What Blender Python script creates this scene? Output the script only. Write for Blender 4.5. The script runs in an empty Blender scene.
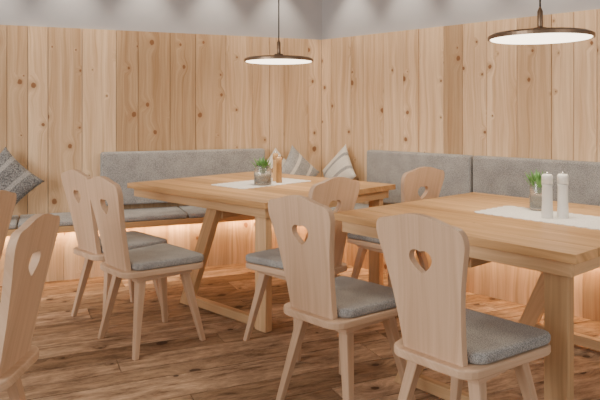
import bpy, bmesh, math, random
from mathutils import Vector, Matrix
random.seed(7)
F=630.0; H=1.27; HY=112.0
S=bpy.context.scene
# ------------------------------------------------------------------ materials
def newmat(name):
    m=bpy.data.materials.new(name); m.use_nodes=True
    nt=m.node_tree; b=nt.nodes["Principled BSDF"]
    return m,nt,b
def N(nt,t,**kw):
    n=nt.nodes.new(t)
    for k,v in kw.items(): setattr(n,k,v)
    return n
def math_(nt,op,a,b=None,c=None,clamp=False):
    n=nt.nodes.new('ShaderNodeMath'); n.operation=op; n.use_clamp=clamp
    for i,x in enumerate((a,b,c)):
        if x is None: continue
        if isinstance(x,(int,float)): n.inputs[i].default_value=x
        else: nt.links.new(x,n.inputs[i])
    return n.outputs[0]
def comb(nt,x,y,z=0.0):
    n=nt.nodes.new('ShaderNodeCombineXYZ')
    for i,v in enumerate((x,y,z)):
        if isinstance(v,(int,float)): n.inputs[i].default_value=v
        else: nt.links.new(v,n.inputs[i])
    return n.outputs[0]
def mixc(nt,fac,a,b,bt='MIX'):
    n=nt.nodes.new('ShaderNodeMix'); n.data_type='RGBA'; n.blend_type=bt
    for i,v in ((0,fac),(6,a),(7,b)):
        if isinstance(v,(int,float)): n.inputs[i].default_value=v
        elif isinstance(v,tuple): n.inputs[i].default_value=(*v,1)
        else: nt.links.new(v,n.inputs[i])
    return n.outputs[2]
def mapr(nt,v,a,b,c,d,smooth=True):
    n=nt.nodes.new('ShaderNodeMapRange')
    n.interpolation_type='SMOOTHSTEP' if smooth else 'LINEAR'
    nt.links.new(v,n.inputs[0])
    for i,x in enumerate((a,b,c,d)): n.inputs[i+1].default_value=x
    return n.outputs[0]
def wood(name,light,dark,knot=(.16,.07,.03),kscale=4.0,kgate=.5,krad=.085,rough=.5,bump=.15,fine=45,tonevar=.35,contrast=1.0,patch=0.0):
    m,nt,b=newmat(name)
    uv=N(nt,'ShaderNodeUVMap'); uv.uv_map='UVMap'
    sp=N(nt,'ShaderNodeSeparateXYZ'); nt.links.new(uv.outputs[0],sp.inputs[0])
    u,v=sp.outputs[0],sp.outputs[1]
    at=N(nt,'ShaderNodeAttribute'); at.attribute_name='tone'
    tone=at.outputs['Fac']
    n1=N(nt,'ShaderNodeTexNoise'); n1.inputs['Scale'].default_value=1; n1.inputs['Detail'].default_value=2
    nt.links.new(comb(nt,math_(nt,'MULTIPLY',u,5.0),math_(nt,'MULTIPLY',v,1.1)),n1.inputs['Vector'])
    vo=N(nt,'ShaderNodeTexVoronoi'); vo.voronoi_dimensions='2D'; vo.inputs['Scale'].default_value=1
    nt.links.new(comb(nt,math_(nt,'MULTIPLY',u,kscale*1.1),math_(nt,'MULTIPLY',v,kscale*.9)),vo.inputs['Vector'])
    sc=N(nt,'ShaderNodeSeparateColor'); nt.links.new(vo.outputs['Color'],sc.inputs[0])
    gate=math_(nt,'GREATER_THAN',sc.outputs[0],1-kgate)
    nk=N(nt,'ShaderNodeTexNoise'); nk.inputs['Scale'].default_value=1; nk.inputs['Detail'].default_value=3
    nt.links.new(comb(nt,math_(nt,'MULTIPLY',u,45.0),math_(nt,'MULTIPLY',v,30.0)),nk.inputs['Vector'])
    dd=math_(nt,'ADD',vo.outputs['Distance'],math_(nt,'MULTIPLY',math_(nt,'SUBTRACT',nk.outputs[0],.5),.07))
    d=math_(nt,'DIVIDE',dd,math_(nt,'ADD',math_(nt,'MULTIPLY',math_(nt,'POWER',sc.outputs[1],1.6),1.15),.32))
    field=math_(nt,'MULTIPLY',mapr(nt,d,0,.42,1,0),gate)
    g=math_(nt,'ADD',u,math_(nt,'ADD',math_(nt,'MULTIPLY',n1.outputs[0],.12),math_(nt,'MULTIPLY',field,.045)))
    n2=N(nt,'ShaderNodeTexNoise'); n2.inputs['Scale'].default_value=1; n2.inputs['Detail'].default_value=5; n2.inputs['Roughness'].default_value=.65
    nt.links.new(comb(nt,math_(nt,'MULTIPLY',g,fine*1.6),math_(nt,'MULTIPLY',v,1.5),math_(nt,'MULTIPLY',tone,9)),n2.inputs['Vector'])
    n3=N(nt,'ShaderNodeTexNoise'); n3.inputs['Scale'].default_value=1; n3.inputs['Detail'].default_value=2
    nt.links.new(comb(nt,math_(nt,'MULTIPLY',g,fine*.45),math_(nt,'MULTIPLY',v,.5),math_(nt,'MULTIPLY',tone,5)),n3.inputs['Vector'])
    gr=math_(nt,'ADD',math_(nt,'MULTIPLY',n2.outputs[0],.5),math_(nt,'MULTIPLY',n3.outputs[0],.5))
    if patch:
        n4=N(nt,'ShaderNodeTexNoise'); n4.inputs['Scale'].default_value=1; n4.inputs['Detail'].default_value=7; n4.inputs['Roughness'].default_value=.75
        nt.links.new(comb(nt,math_(nt,'MULTIPLY',g,20.0),math_(nt,'MULTIPLY',v,6.0),math_(nt,'MULTIPLY',tone,9)),n4.inputs['Vector'])
        gr=math_(nt,'ADD',math_(nt,'MULTIPLY',gr,1-patch),math_(nt,'MULTIPLY',n4.outputs[0],patch))
    gf=mapr(nt,gr,.5-.17/contrast,.5+.17/contrast,0,1,False)
    col=mixc(nt,gf,dark,light)
    tn=mapr(nt,tone,0,1,1-tonevar,1+tonevar*.35,False)
    tc=N(nt,'ShaderNodeCombineColor')
    nt.links.new(tn,tc.inputs[0]); nt.links.new(math_(nt,'POWER',tn,1.15),tc.inputs[1]); nt.links.new(math_(nt,'POWER',tn,1.35),tc.inputs[2])
    col=mixc(nt,1.0,col,tc.outputs[0],'MULTIPLY')
    halo=math_(nt,'MULTIPLY',math_(nt,'MULTIPLY',mapr(nt,d,krad*.9,krad*2.8,1,0),gate),.42)
    col=mixc(nt,halo,col,tuple(x*.65+y*.3 for x,y in zip(dark,knot)))
    km=math_(nt,'MULTIPLY',math_(nt,'MULTIPLY',mapr(nt,d,krad*.7,krad*1.1,1,0),gate),.88)
    col=mixc(nt,km,col,knot)
    nt.links.new(col,b.inputs['Base Color'])
    b.inputs['Roughness'].default_value=rough
    b.inputs['Specular IOR Level'].default_value=.35
    bp=N(nt,'ShaderNodeBump'); bp.inputs['Strength'].default_value=bump; bp.inputs['Distance'].default_value=.004
    nt.links.new(gr,bp.inputs['Height']); nt.links.new(bp.outputs[0],b.inputs['Normal'])
    return m
def fabric(name,c1,c2,scale=260,bump=.35):
    m,nt,b=newmat(name)
    tc=N(nt,'ShaderNodeTexCoord')
    n=N(nt,'ShaderNodeTexNoise'); n.inputs['Scale'].default_value=scale; n.inputs['Detail'].default_value=3
    nt.links.new(tc.outputs['Object'],n.inputs['Vector'])
    n2=N(nt,'ShaderNodeTexNoise'); n2.inputs['Scale'].default_value=9; nt.links.new(tc.outputs['Object'],n2.inputs['Vector'])
    f=math_(nt,'ADD',math_(nt,'MULTIPLY',n.outputs[0],.8),math_(nt,'MULTIPLY',n2.outputs[0],.2))
    col=mixc(nt,mapr(nt,f,.36,.64,0,1),c1,c2)
    nt.links.new(col,b.inputs['Base Color']); b.inputs['Roughness'].default_value=.95
    b.inputs['Specular IOR Level'].default_value=.1
    b.inputs['Sheen Weight'].default_value=.15
    bp=N(nt,'ShaderNodeBump'); bp.inputs['Strength'].default_value=bump; bp.inputs['Distance'].default_value=.003
    nt.links.new(n.outputs[0],bp.inputs['Height']); nt.links.new(bp.outputs[0],b.inputs['Normal'])
    return m
def plain(name,c,rough=.5,metal=0,noise=.06,scale=20,emit=None,es=0,trans=0):
    m,nt,b=newmat(name)
    tc=N(nt,'ShaderNodeTexCoord')
    n=N(nt,'ShaderNodeTexNoise'); n.inputs['Scale'].default_value=scale; n.inputs['Detail'].default_value=4
    nt.links.new(tc.outputs['Object'],n.inputs['Vector'])
    col=mixc(nt,n.outputs[0],tuple(x*(1-noise) for x in c),tuple(min(1,x*(1+noise)) for x in c))
    nt.links.new(col,b.inputs['Base Color']); b.inputs['Roughness'].default_value=rough; b.inputs['Metallic'].default_value=metal
    if emit: 
        b.inputs['Emission Color'].default_value=(*emit,1); b.inputs['Emission Strength'].default_value=es
    if trans: b.inputs['Transmission Weight'].default_value=trans
    return m
M_wall=wood('spruce_panelling',(.86,.63,.41),(.58,.37,.205),knot=(.24,.10,.04),kscale=4.6,kgate=.52,krad=.08,rough=.75,tonevar=.34,contrast=1.2,bump=.3)
M_floor=wood('reclaimed_floorboards',(.72,.51,.34),(.15,.085,.048),knot=(.06,.03,.018),kscale=3.5,kgate=.5,krad=.08,rough=.8,bump=1.0,fine=26,tonevar=.45,contrast=1.4,patch=.55)
M_table=wood('oak_table',(.79,.50,.25),(.53,.30,.13),kscale=2.0,kgate=.2,krad=.03,rough=.4,tonevar=.26,fine=36,contrast=1.35)
M_leg=wood('oak_leg',(.75,.51,.29),(.55,.35,.185),kscale=1.5,kgate=.1,krad=.03,rough=.5,tonevar=.2,contrast=1.2)
M_chair=wood('beech_chair',(.71,.505,.35),(.57,.385,.255),kscale=1.0,kgate=.0,krad=.02,rough=.5,tonevar=.12,bump=.08,fine=46,contrast=1.35)
M_bench=wood('bench_wood',(.74,.48,.25),(.55,.33,.15),kscale=3,kgate=.4,krad=.06,rough=.5,tonevar=.2)
M_felt=fabric('grey_felt',(.22,.217,.213),(.48,.465,.45),230,.5)
M_felt2=fabric('grey_seat_felt',(.21,.21,.208),(.46,.455,.445),230,.5)
M_dark=fabric('dark_knit',(.10,.10,.105),(.30,.30,.30),120,.8)
M_cream=fabric('cream_cloth',(.60,.55,.47),(.78,.74,.67))
M_lin=fabric('white_linen',(.78,.76,.72),(.9,.88,.84),150,.2)
M_brown=fabric('brown_cloth',(.25,.15,.08),(.38,.24,.14))
M_plaster=plain('grey_plaster',(.44,.44,.46),.9,noise=.08,scale=6)
M_ceil=plain('ceiling_paint',(.7,.68,.65),.9)
M_joint=plain('floor_joint_dark',(.045,.028,.018),.95)
M_bronze=plain('dark_bronze',(.22,.15,.10),.35,.8)
M_cord=plain('black_cord',(.02,.02,.02),.6)
M_diff=plain('lamp_diffuser',(.9,.85,.75),.5,emit=(1,.84,.64),es=5)
M_led=plain('led_strip',(.9,.7,.4),.5,emit=(1,.58,.25),es=5)
M_ceram=plain('white_ceramic',(.80,.78,.74),.35)
M_steel=plain('steel',(.6,.6,.6),.25,1)
M_glass=plain('jar_glass',(.85,.85,.82),.08,trans=.85)
M_leaf=plain('leaf_green',(.13,.30,.08),.6,noise=.3,scale=60)
M_soil=plain('pebbles',(.42,.33,.22),.9,noise=.4,scale=90)
M_white=plain('white_trim',(.8,.79,.76),.4)
# ------------------------------------------------------------------ mesh helpers
def boxpart(x0,x1,y0,y1,z0,z1,grain=(0,0,1),tone=None,mat=None):
    vs=[Vector((x,y,z)) for z in (z0,z1) for y in (y0,y1) for x in (x0,x1)]
    if mat is not None: vs=[mat@p for p in vs]
    fs=[(0,2,3,1),(4,5,7,6),(0,1,5,4),(2,6,7,3),(0,4,6,2),(1,3,7,5)]
    return (vs,fs,Vector(grain).normalized(),tone)
def prism(poly,z0,z1,grain=(0,0,1),tone=None):
    n=len(poly)
    vs=[Vector((p[0],p[1],z0)) for p in poly]+[Vector((p[0],p[1],z1)) for p in poly]
    fs=[tuple(range(n-1,-1,-1)),tuple(range(n,2*n))]+[(i,(i+1)%n,n+(i+1)%n,n+i) for i in range(n)]
    return (vs,fs,Vector(grain).normalized(),tone)
def hull8(bot,top,grain=None,tone=None):
    vs=[Vector(p) for p in bot]+[Vector(p) for p in top]
    fs=[(3,2,1,0),(4,5,6,7)]+[(i,(i+1)%4,4+(i+1)%4,4+i) for i in range(4)]
    g=Vector(grain) if grain else (sum((vs[4+i] for i in range(4)),Vector())-sum((vs[i] for i in range(4)),Vector()))
    return (vs,fs,g.normalized(),tone)
def lathe(profile,seg=32,cx=0,cy=0):
    vs=[];fs=[]
    for r,z in profile:
        for i in range(seg):
            a=2*math.pi*i/seg; vs.append(Vector((cx+r*math.cos(a),cy+r*math.sin(a),z)))
    for j in range(len(profile)-1):
        for i in range(seg):
            k=(i+1)%seg; fs.append((j*seg+i,j*seg+k,(j+1)*seg+k,(j+1)*seg+i))
    if profile[0][0]>1e-4: fs.append(tuple(range(seg-1,-1,-1)))
    if profile[-1][0]>1e-4: fs.append(tuple((len(profile)-1)*seg+i for i in range(seg)))
    return (vs,fs,Vector((0,0,1)),None)
def mkmesh(name,parts,mat,smooth=False):
    V=[];Fc=[];pi=[];tones=[];offs=[];grs=[]
    for k,(vs,fs,g,t) in enumerate(parts):
        o=len(V); V+= [tuple(v) for v in vs]
        for f in fs: Fc.append(tuple(o+i for i in f)); pi.append(k)
        tones.append(random.random() if t is None else t)
        offs.append((random.uniform(0,40),random.uniform(0,40)))
        grs.append(g)
    me=bpy.data.meshes.new(name); me.from_pydata(V,[],Fc)
    bm=bmesh.new(); bm.from_mesh(me)
    bm.faces.ensure_lookup_table()
    bmesh.ops.recalc_face_normals(bm,faces=bm.faces[:])
    uvl=bm.loops.layers.uv.new('UVMap'); tl=bm.faces.layers.float.new('tone')
    for i,f in enumerate(bm.faces):
        k=pi[i]; g=grs[k]; f.normal_update(); n=f.normal
        a=n.cross(g)
        if a.length<.3: a=g.orthogonal(); b=g.cross(a).normalized(); a.normalize(); vv=b*.3
        else: a.normalize(); vv=g
        f[tl]=tones[k]; f.smooth=smooth
        for l in f.loops:
            p=l.vert.co; l[uvl].uv=(p.dot(a)+offs[k][0],p.dot(vv)+offs[k][1])
    bm.to_mesh(me); bm.free(); me.materials.append(mat)
    return me
def ob(name,me,parent=None,loc=(0,0,0),rot=0,bevel=0,seg=2,subsurf=0):
    o=bpy.data.objects.new(name,me); S.collection.objects.link(o)
    o.location=loc; o.rotation_euler=(0,0,rot)
    if parent: o.parent=parent
    if bevel:
        m=o.modifiers.new('bevel','BEVEL'); m.width=bevel; m.segments=seg; m.limit_method='ANGLE'; m.angle_limit=math.radians(40)
    return o
def empty(name,loc=(0,0,0),rot=0):
    e=bpy.data.objects.new(name,None); S.collection.objects.link(e); e.location=loc; e.rotation_euler=(0,0,rot); e.empty_display_size=.2
    return e
# ------------------------------------------------------------------ room frame
D=6.0
C=Vector(((322-300)/F*D,D))
aL=math.atan2(F,1567); aR=math.atan2(F,630)
dirL=Vector((-math.cos(aL),-math.sin(aL))); dirR=Vector((math.cos(aR),-math.sin(aR)))
nL=Vector((-dirL.y,dirL.x)); 
if nL.y>0: nL=-nL
nR=Vector((-dirR.y,dirR.x))
if nR.y>0: nR=-nR
det=nL.x*nR.y-nL.y*nR.x
mit=Vector(((nR.y-nL.y)/det,(nL.x-nR.x)/det))
def W(side,t,d):
    if side=='L': return C+dirL*t+nL*d
    return C+dirR*t+nR*d
def tmit(side,d): return (mit*d).dot(dirL if side=='L' else dirR)
def tpx(side,px,d):
    k=(px-300)/F; p0=W(side,0,d); dr=dirL if side=='L' else dirR
    return (k*p0.y-p0.x)/(dr.x-k*dr.y)
def wprism(side,t0,t1,d0,d1,z0,z1,grain='z',tone=None):
    a0=tmit(side,d0) if t0 is None else t0; a1=tmit(side,d1) if t0 is None else t0
    poly=[W(side,a0,d0),W(side,t1,d0),W(side,t1,d1),W(side,a1,d1)]
    dr=dirL if side=='L' else dirR
    g=(0,0,1) if grain=='z' else (dr.x,dr.y,0)
    return prism(poly,z0,z1,g,tone)
PT=1.955; CEIL=2.62; TE=4.6
for side,nm in (('L','left'),('R','right')):
    ob('wall_'+nm,mkmesh('wall_'+nm,[wprism(side,0 if side=='R' else -.12,TE,-.12,0,0,CEIL)],M_plaster))
    parts=[];t=.0
    first=True
    while t<TE:
        w=random.choice((.15,.18,.21,.24,.26))*random.uniform(.92,1.06)
        dd=.024+random.uniform(0,.005)
        t1=min(t+w,TE)
        a=t if not first else max(0,tmit(side,dd))
        parts.append(wprism(side,a+.002,t1-.002,.001,dd,.0,PT,'z'))
        first=False; t=t1
    ob('wall_panelling_'+nm,mkmesh('panel_'+nm,parts,M_wall))
# floor boards
fd=Vector((math.cos(math.radians(24)),math.sin(math.radians(24)))); fn=Vector((-fd.y,fd.x))
parts=[]
def clipfloor(poly):
    for n_ in (nL,nR):
        out=[]
        for i in range(len(poly)):
            p,q=poly[i],poly[(i+1)%len(poly)]
            a=(p-C).dot(n_); b=(q-C).dot(n_)
            if a>=0: out.append(p)
            if (a>=0)!=(b>=0): out.append(p+(q-p)*(a/(a-b)))
        poly=out
        if len(poly)<3: return None
    return poly
v=-3.2
while v<7.5:
    w=random.choice((.14,.17,.20,.24))
    u=-5+random.uniform(0,1.5)
    while u<7:
        L=random.uniform(1.4,3.2)
        poly=[fd*(u+.002)+fn*(v+.0035),fd*(u+L-.002)+fn*(v+.0035),fd*(u+L-.002)+fn*(v+w-.0035),fd*(u+.002)+fn*(v+w-.0035)]
        poly=clipfloor(poly)
        if poly and max(p.y for p in poly)>-1.5: parts.append(prism(poly,-.02,-random.uniform(0,.0015),(fd.x,fd.y,0)))
        u+=L
    v+=w
parts.append(boxpart(-5,6,-2.5,7.2,-.06,-.0201))
fl=mkmesh('floor',parts,M_floor)
fl.materials.append(M_joint)
for p in fl.polygons[-6:]: p.material_index=1
ob('floor',fl)
ob('ceiling',mkmesh('ceiling',[boxpart(-5,6,-.6,7.2,CEIL,CEIL+.05)],M_ceil))
# ------------------------------------------------------------------ bench
bench=empty('corner_bench',(0,0,0))
TL=4.3;TR=4.3
for side,T_ in (('L',TL),('R',TR)):
    ob('bench_seat',mkmesh('bseat',[wprism(side,None,T_,.03,.50,.375,.42,'d')],M_bench),bench,bevel=.003)
    parts=[];t=tmit(side,.41)
    while t<T_:
        w=random.uniform(.14,.22); parts.append(wprism(side,t+.001,min(t+w,T_)-.001,.39,.41,0,.374)); t+=w
    ob('bench_front_panel',mkmesh('bpanel',parts,M_wall),bench)
    ob('led_strip',mkmesh('led',[wprism(side,tmit(side,.44),T_,.435,.445,.367,.375)],M_led),bench)
    edges=[None]+[tmit(side,.2)+x for x in (1.25,2.5,3.75)]
    for i in range(3):
        a=edges[i]; a=None if a is None else a+.004
        ob('bench_cushion',mkmesh('bcush',[wprism(side,a,edges[i+1]-.004,.05,.49,.421,.46)],M_felt,True),bench,bevel=.014,seg=3)
def back(side,pa,pb,nm):
    ta,tb=tpx(side,pa,.13),tpx(side,pb,.13)
    if ta>tb: ta,tb=tb,ta
    ob(nm,mkmesh('backrest',[wprism(side,ta,tb,.03,.12,.50,.94)],M_felt,True),bench,bevel=.022,seg=4)
back('L',101,266,'bench_backrest')
back('R',365,469.5,'bench_backrest')
ta=tpx('R',471,.13)
ob('bench_backrest',mkmesh('backrest',[wprism('R',ta,ta+1.9,.03,.12,.50,.94)],M_felt,True),bench,bevel=.022,seg=4)
for side in 'LR':
    for k in range(4):
        t=.6+k*1.0
        p=W(side,t,.45); l=bpy.data.lights.new('led_light','AREA'); l.shape='RECTANGLE'; l.size=.95; l.size_y=.03; l.energy=3.7; l.color=(1,.58,.25)
        o=bpy.data.objects.new('led_light',l); S.collection.objects.link(o); o.parent=bench
        dr=dirL if side=='L' else dirR
        o.location=(p.x,p.y,.364); nn=nL if side=='L' else nR
        zax=Vector((nn.x*.35,nn.y*.35,1)).normalized()
        xax=Vector((dr.x,dr.y,0)); yax=zax.cross(xax).normalized()
        o.rotation_euler=Matrix((xax,yax,zax)).transposed().to_euler()
# ------------------------------------------------------------------ cushions
def pillow(side,px,d,size,tilt,mat,stripe=None,lean=.3,th=.13,yaw=0):
    n=22; s=size/2; vs=[];fs=[]
    for sg in (1,-1):
        for j in range(n+1):
            for i in range(n+1):
                u=-1+2*i/n; v=-1+2*j/n
                x=s*u*(.88+.12*v*v); z=s*v*(.88+.12*u*u)
                y=sg*th/2*((1-u*u)*(1-v*v))**.42
                vs.append(Vector((x,y,z)))
    m_=(n+1)**2
    for k in (0,1):
        for j in range(n):
            for i in range(n):
                a=k*m_+j*(n+1)+i; q=(a,a+1,a+n+2,a+n+1); fs.append(q if k==0 else q[::-1])
    R=Matrix.Rotation(tilt,4,'Y')
    vs=[R@p for p in vs]; z0=min(p.z for p in vs); vs=[p-Vector((0,0,z0)) for p in vs]
    me=mkmesh('pillow',[(vs,fs,Vector((0,0,1)),None)],mat,True)
    if stripe:
        me.materials.append(stripe)
        for p in me.polygons:
            if (p.index%n) in (5,6,14,15): p.material_index=1
    bm=bmesh.new(); bm.from_mesh(me); bmesh.ops.remove_doubles(bm,verts=bm.verts[:],dist=1e-5); bm.to_mesh(me); bm.free()
    nn=nL if side=='L' else nR
    p=W(side,tpx(side,px,d),d)
    o=ob('throw_cushion',me,None,(p.x,p.y,.463),0)
    o.rotation_euler=(-lean,0,math.atan2(nn.y,nn.x)+math.pi/2+yaw)
    return o
pillow('L',4,.30,.40,math.radians(45),M_dark,M_felt)
pillow('L',281,.27,.36,math.radians(45),M_cream,M_brown)
pillow('L',304,.36,.38,math.radians(45),M_felt,M_cream,yaw=.35)
pillow('R',331,.25,.385,math.radians(45),M_cream,M_felt,yaw=-.25)
# ------------------------------------------------------------------ tables
def table(loc,Ld,LL,WW):
    rot=math.atan2(Ld.y,Ld.x)-math.pi/2
    e=empty('dining_table',(loc[0],loc[1],0),rot)
    parts=[];n=7;bw=WW/n
    for i in range(n): parts.append(boxpart(i*bw+.0004,(i+1)*bw-.0004,.0,LL,.725,.76,(0,1,0)))
    ob('table_top',mkmesh('ttop',parts,M_table),e,bevel=.0015,seg=1)
    a=.035; ap=[boxpart(a,a+.025,a,LL-a,.665,.7249,(0,1,0)),boxpart(WW-a-.025,WW-a,a,LL-a,.665,.7249,(0,1,0)),
        boxpart(a+.025,WW-a-.025,a,a+.025,.665,.7249,(1,0,0)),boxpart(a+.025,WW-a-.025,LL-a-.025,LL-a,.665,.7249,(1,0,0))]
    ob('apron',mkmesh('apron',ap,M_leg),e,bevel=.002)
    for k,x0 in enumerate((.062,WW-.062-.05)):
        x1=x0+.05
        ob('leg_%d'%(2*k+1),mkmesh('leg',[boxpart(x0,x1,.06,.155,.0,.7245)],M_leg),e,bevel=.004)
        ob('leg_%d'%(2*k+2),mkmesh('leg',[hull8([(x0,.80,0),(x1,.80,0),(x1,.90,0),(x0,.90,0)],[(x0,.48,.7245),(x1,.48,.7245),(x1,.58,.7245),(x0,.58,.7245)])],M_leg),e,bevel=.004)
        ob('floor_rail_%d'%(k+1),mkmesh('rail',[boxpart(x0+.004,x1-.004,.155,.81,.012,.065,(0,1,0))],M_leg),e,bevel=.003)
    ob('cross_rail',mkmesh('rail2',[boxpart(.112,WW-.112,.51,.545,.60,.664,(1,0,0))],M_leg),e,bevel=.003)
    return e
L1=Vector((-.723,.691)); L2=Vector((-.657,.754))
table((-.196,3.53),L1,1.45,1.26)
table((.985,2.247),L2,1.25,1.25)
# ------------------------------------------------------------------ runners
def runner(loc,Ld,l,w):
    rot=math.atan2(Ld.y,Ld.x)-math.pi/2
    pts=[]; n=int(l/.05); m=int(w/.05)
    def edge(a,b,k):
        for i in range(k*6):
            s=i/(k*6); p=a+(b-a)*s; nn=Vector(((b-a).y,-(b-a).x)).normalized()
            pts.append(p+nn*abs(math.sin(math.pi*s*k))*.014)
    c=[Vector((-w/2,-l/2)),Vector((w/2,-l/2)),Vector((w/2,l/2)),Vector((-w/2,l/2))]
    for i in range(4): edge(c[i],c[(i+1)%4],m if i%2==0 else n)
    ob('table_runner',mkmesh('runner',[prism(pts,0,.003)],M_lin),None,(loc[0],loc[1],.7603),rot)
runner((-.27,4.52),L1,.34,.66)
runner((1.243,3.03),L2,.72,.32)
# ------------------------------------------------------------------ chairs
def rpoly(pts,r,k=5):
    out=[]
    n=len(pts)
    for i in range(n):
        p=Vector(pts[i]);a=(Vector(pts[i-1])-p).normalized();b=(Vector(pts[(i+1)%n])-p).normalized()
        for j in range(k+1):
            s=j/k; q0=p+a*r*(1-s); q1=p+b*r*s
            out.append(q0*(1-s)+q1*s)
    return out
seat=rpoly([(-.17,-.245),(.17,-.245),(.23,.22),(-.23,.22)],.07)
cush=rpoly([(-.168,-.182),(.168,-.182),(.224,.223),(-.224,.223)],.06)
me_seat=mkmesh('chair_seat',[prism(seat,.405,.437,(0,1,0),.6)],M_chair)
me_cush=mkmesh('chair_cushion',[prism(cush,.438,.478,(0,1,0),.6)],M_felt2,True)
me_bat=mkmesh('chair_batten',[boxpart(-.155,-.095,-.17,.17,.375,.405,(0,1,0)),boxpart(.095,.155,-.17,.17,.375,.405,(0,1,0))],M_chair)
me_legs=[]
for sx in (-1,1):
    for sy in (-1,1):
        bx,by=sx*.205,sy*.205; tx,ty=sx*.125,sy*.135
        q=lambda cx,cy,s,z:[(cx-s,cy-s,z),(cx+s,cy-s,z),(cx+s,cy+s,z),(cx-s,cy+s,z)]
        me_legs.append(mkmesh('chair_leg',[hull8(q(bx,by,.014,0),q(tx,ty,.023,.376))],M_chair))
def backmesh():
    half=[(.124,-.03),(.125,.03),(.130,.10),(.138,.18),(.150,.26),(.164,.33),(.175,.375),(.182,.41),(.179,.440),(.165,.460),(.143,.467),(.118,.471),(.085,.480),(.045,.490),(0,.494)]
    def cr(P,k=3):
        o=[]
        for i in range(len(P)-1):
            p0=P[max(i-1,0)];p1=P[i];p2=P[i+1];p3=P[min(i+2,len(P)-1)]
            for j in range(k):
                t=j/k
                o.append(tuple(.5*((2*p1[c])+(-p0[c]+p2[c])*t+(2*p0[c]-5*p1[c]+4*p2[c]-p3[c])*t*t+(-p0[c]+3*p1[c]-3*p2[c]+p3[c])*t**3) for c in (0,1)))
        o.append(P[-1]); return o
    h=cr(half); outer=h+[(-x,z) for x,z in h[-2::-1]]
    hole=[]
    for i in range(40):
        a=2*math.pi*i/40
        x=16*math.sin(a)**3; z=13*math.cos(a)-5*math.cos(2*a)-2*math.cos(3*a)-math.cos(4*a)
        hx=x/16*.050; hz=(z+2)/16*.048
        k=.5
        hole.append((hx*(1-k)+.044*math.sin(a)*k,(hz*(1-k)+.044*math.cos(a)*k)+.335))
    bm=bmesh.new(); es=[]
    for lp in (outer,hole):
        vs=[bm.verts.new((x,0,z)) for x,z in lp]
        for i in range(len(vs)): es.append(bm.edges.new((vs[i],vs[(i+1)%len(vs)])))
    bmesh.ops.triangle_fill(bm,edges=es,use_beauty=True)
    r=bmesh.ops.extrude_face_region(bm,geom=bm.faces[:])
    for v_ in [g for g in r['geom'] if isinstance(g,bmesh.types.BMVert)]: v_.co.y+=.028
    bmesh.ops.recalc_face_normals(bm,faces=bm.faces[:])
    for v_ in bm.verts:
        v_.co.y+= -.212 - max(0,v_.co.z)*.19
        v_.co.z+=.437
    uvl=bm.loops.layers.uv.new('UVMap'); tl=bm.faces.layers.float.new('tone')
    for f in bm.faces:
        f[tl]=.6
        for l in f.loops: l[uvl].uv=(l.vert.co.x+l.vert.co.y*.5+3.3,l.vert.co.z+7)
    me=bpy.data.meshes.new('chair_back'); bm.to_mesh(me); bm.free(); me.materials.append(M_chair); return me
me_back=backmesh()
def chair(x,y,fx,fy):
    e=empty('dining_chair',(x,y,0),math.atan2(fy,fx)-math.pi/2)
    ob('seat',me_seat,e,bevel=.006); ob('seat_cushion',me_cush,e,bevel=.014,seg=4); ob('batten',me_bat,e,bevel=.003)
    ob('backrest',me_back,e,bevel=.004)
    for i,m in enumerate(me_legs): ob('leg_%d'%(i+1),m,e,bevel=.004)
    return e
chair(-1.12,3.92,.72,.70)     # A
chair(-.830,3.52,.74,.67)     # B
chair(.200,2.76,.72,.69)      # C
chair(.610,2.29,.75,.66)      # D
chair(-.01,3.50,-.70,.72)     # E
chair(.60,4.14,-.60,.80)      # F
chair(-1.155,2.08,-1,-.02)    # G
chair(-1.60,2.72,-1,.0)       # H
# ------------------------------------------------------------------ pendant lamps
def pendant(x,y,z):
    e=empty('pendant_lamp',(x,y,z))
    R=.245
    ob('shade',mkmesh('shade',[lathe([(.03,.050),(.035,.034),(.12,.030),(R-.02,.022),(R,.012),(R,-.004),(R-.008,-.004),(R-.010,.004),(.0,.006)],64)],M_bronze,False),e)
    ob('diffuser',mkmesh('diff',[lathe([(0,.003),(R-.012,.003),(R-.014,-.006),(0,-.009)],64)],M_diff,True),e)
    ob('stem',mkmesh('stem',[lathe([(.011,.045),(.013,.06),(.013,.13),(.005,.15),(.003,.16)],20)],M_bronze,True),e)
    ob('cord',mkmesh('cord',[lathe([(.0045,.15),(.0045,CEIL-z)],12)],M_cord),e)
    ob('canopy',mkmesh('canopy',[lathe([(.0,CEIL-z-.03),(.05,CEIL-z-.028),(.055,CEIL-z)],32)],M_bronze,True),e)
    l=bpy.data.lights.new('lamp_glow','AREA'); l.shape='DISK'; l.size=.44; l.energy=9; l.color=(1,.84,.64)
    o=bpy.data.objects.new('lamp_glow',l); S.collection.objects.link(o); o.parent=e; o.location=(0,0,-.02)
pendant(-.15,4.46,1.63)
pendant(1.17,3.07,1.63)
# ------------------------------------------------------------------ downlights
for side,ts in (('L',(.45,1.05,1.65,2.25,2.85,3.45)),('R',(.4,1.0,1.6,2.2,2.8,3.4))):
    for t in ts:
        p=W(side,t,.22)
        e=empty('recessed_downlight',(p.x,p.y,CEIL))
        ob('trim_ring',mkmesh('ring',[lathe([(.032,-.001),(.032,-.008),(.045,-.006),(.047,-.001)],32)],M_white,True),e)
        l=bpy.data.lights.new('spot','SPOT'); l.energy=27; l.spot_size=math.radians(74); l.spot_blend=.8; l.color=(1,.86,.68); l.shadow_soft_size=.03
        o=bpy.data.objects.new('spot',l); S.collection.objects.link(o); o.parent=e; o.location=(0,0,-.012)
        nn=nL if side=='L' else nR
        o.rotation_euler=Vector((-nn.x*.15,-nn.y*.15,-1)).to_track_quat('-Z','Y').to_euler()
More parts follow.
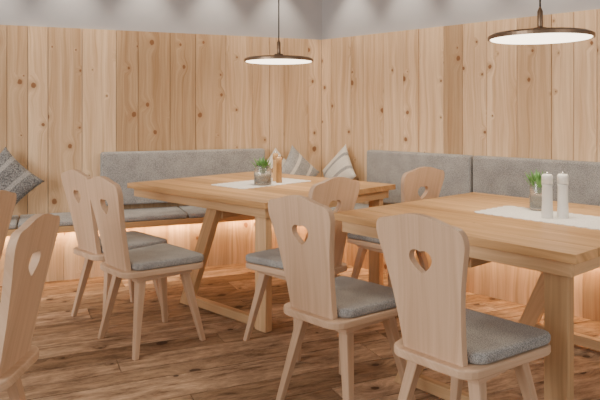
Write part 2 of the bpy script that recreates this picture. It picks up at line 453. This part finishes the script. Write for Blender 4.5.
# ------------------------------------------------------------------ table items
def mill(x,y,h,mat,r=.026):
    e=empty('pepper_mill',(x,y,.7637))
    ob('body',mkmesh('mill',[lathe([(0,0),(r,0),(r,.004),(r*.9,h*.3),(r*.86,h*.70),(r*.95,h*.74),(0,h*.745)],28)],mat,True),e)
    ob('cap',mkmesh('cap',[lathe([(0,h*.75),(r*.95,h*.755),(r*.95,h*.93),(r*.75,h*.97),(0,h*.975)],28)],mat,True),e)
    ob('knob',mkmesh('knob',[lathe([(.006,h*.97),(.008,h*.99),(.007,h*1.01),(0,h*1.02)],16)],M_steel,True),e)
def jar(x,y,h,r):
    e=empty('potted_plant_in_glass_jar',(x,y,.7637))
    ob('glass',mkmesh('glass',[lathe([(0,0),(r*.9,0),(r,.01),(r,h*.8),(r*.85,h*.9),(r*.88,h),(r*.82,h),(r*.79,h*.9),(r*.93,h*.78),(r*.93,.014),(0,.012)],32)],M_glass,True),e)
    ob('soil',mkmesh('soil',[lathe([(0,.0125),(r*.9,.015),(r*.9,h*.42),(0,h*.46)],24)],M_soil,True),e)
    parts=[]
    for k in range(46):
        a=random.uniform(0,6.28); el=random.uniform(.85,1.5); st=Vector((math.cos(a)*r*.3,math.sin(a)*r*.3,h*.55))
        Ln=random.uniform(.045,.085)+h*.35
        d=Vector((math.cos(a)*math.cos(el),math.sin(a)*math.cos(el),math.sin(el)))
        s=d.cross(Vector((0,0,1))).normalized()*.007; up=s.cross(d).normalized()*.002
        mid=st+d*Ln*.7; end=st+d*Ln+Vector((0,0,-.004))
        vs=[st-s*.2,st+s*.2,mid+s+up,end,mid-s+up]
        parts.append((vs,[(0,1,2,4),(4,2,3)],Vector((0,0,1)),None))
    ob('foliage',mkmesh('foliage',parts,M_leaf),e)
jar(-.26,4.40,.135,.062)
mill(-.15,4.52,.19,M_table,.022)
mill(-.18,4.62,.21,M_table,.022)
mill(1.185,3.02,.215,M_ceram,.027)
mill(1.262,3.025,.215,M_ceram,.027)
jar(1.235,3.26,.15,.045)
# ------------------------------------------------------------------ daylight
def area(name,loc,tgt,sx,sy,en,col):
    l=bpy.data.lights.new(name,'AREA'); l.shape='RECTANGLE'; l.size=sx; l.size_y=sy; l.energy=en; l.color=col
    o=bpy.data.objects.new(name,l); S.collection.objects.link(o); o.location=loc
    o.rotation_euler=(Vector(tgt)-Vector(loc)).to_track_quat('-Z','Y').to_euler()
area('window_daylight',(-3.6,.2,1.8),(0,4,.8),2.4,1.6,125,(1,.96,.91))
area('window_daylight',(3.2,-1.2,1.9),(0,4,.6),2.5,1.8,30,(1,.95,.9))
w=bpy.data.worlds.new('World'); S.world=w; w.use_nodes=True
w.node_tree.nodes['Background'].inputs[0].default_value=(1,.95,.90,1); w.node_tree.nodes['Background'].inputs[1].default_value=.62
# ------------------------------------------------------------------ camera
cam=bpy.data.cameras.new('Camera'); co=bpy.data.objects.new('Camera',cam); S.collection.objects.link(co)
co.location=(0,0,H); co.rotation_euler=(math.pi/2,0,0); cam.sensor_width=36; cam.lens=36*F/600; cam.shift_y=-(200-HY)/600
S.camera=co
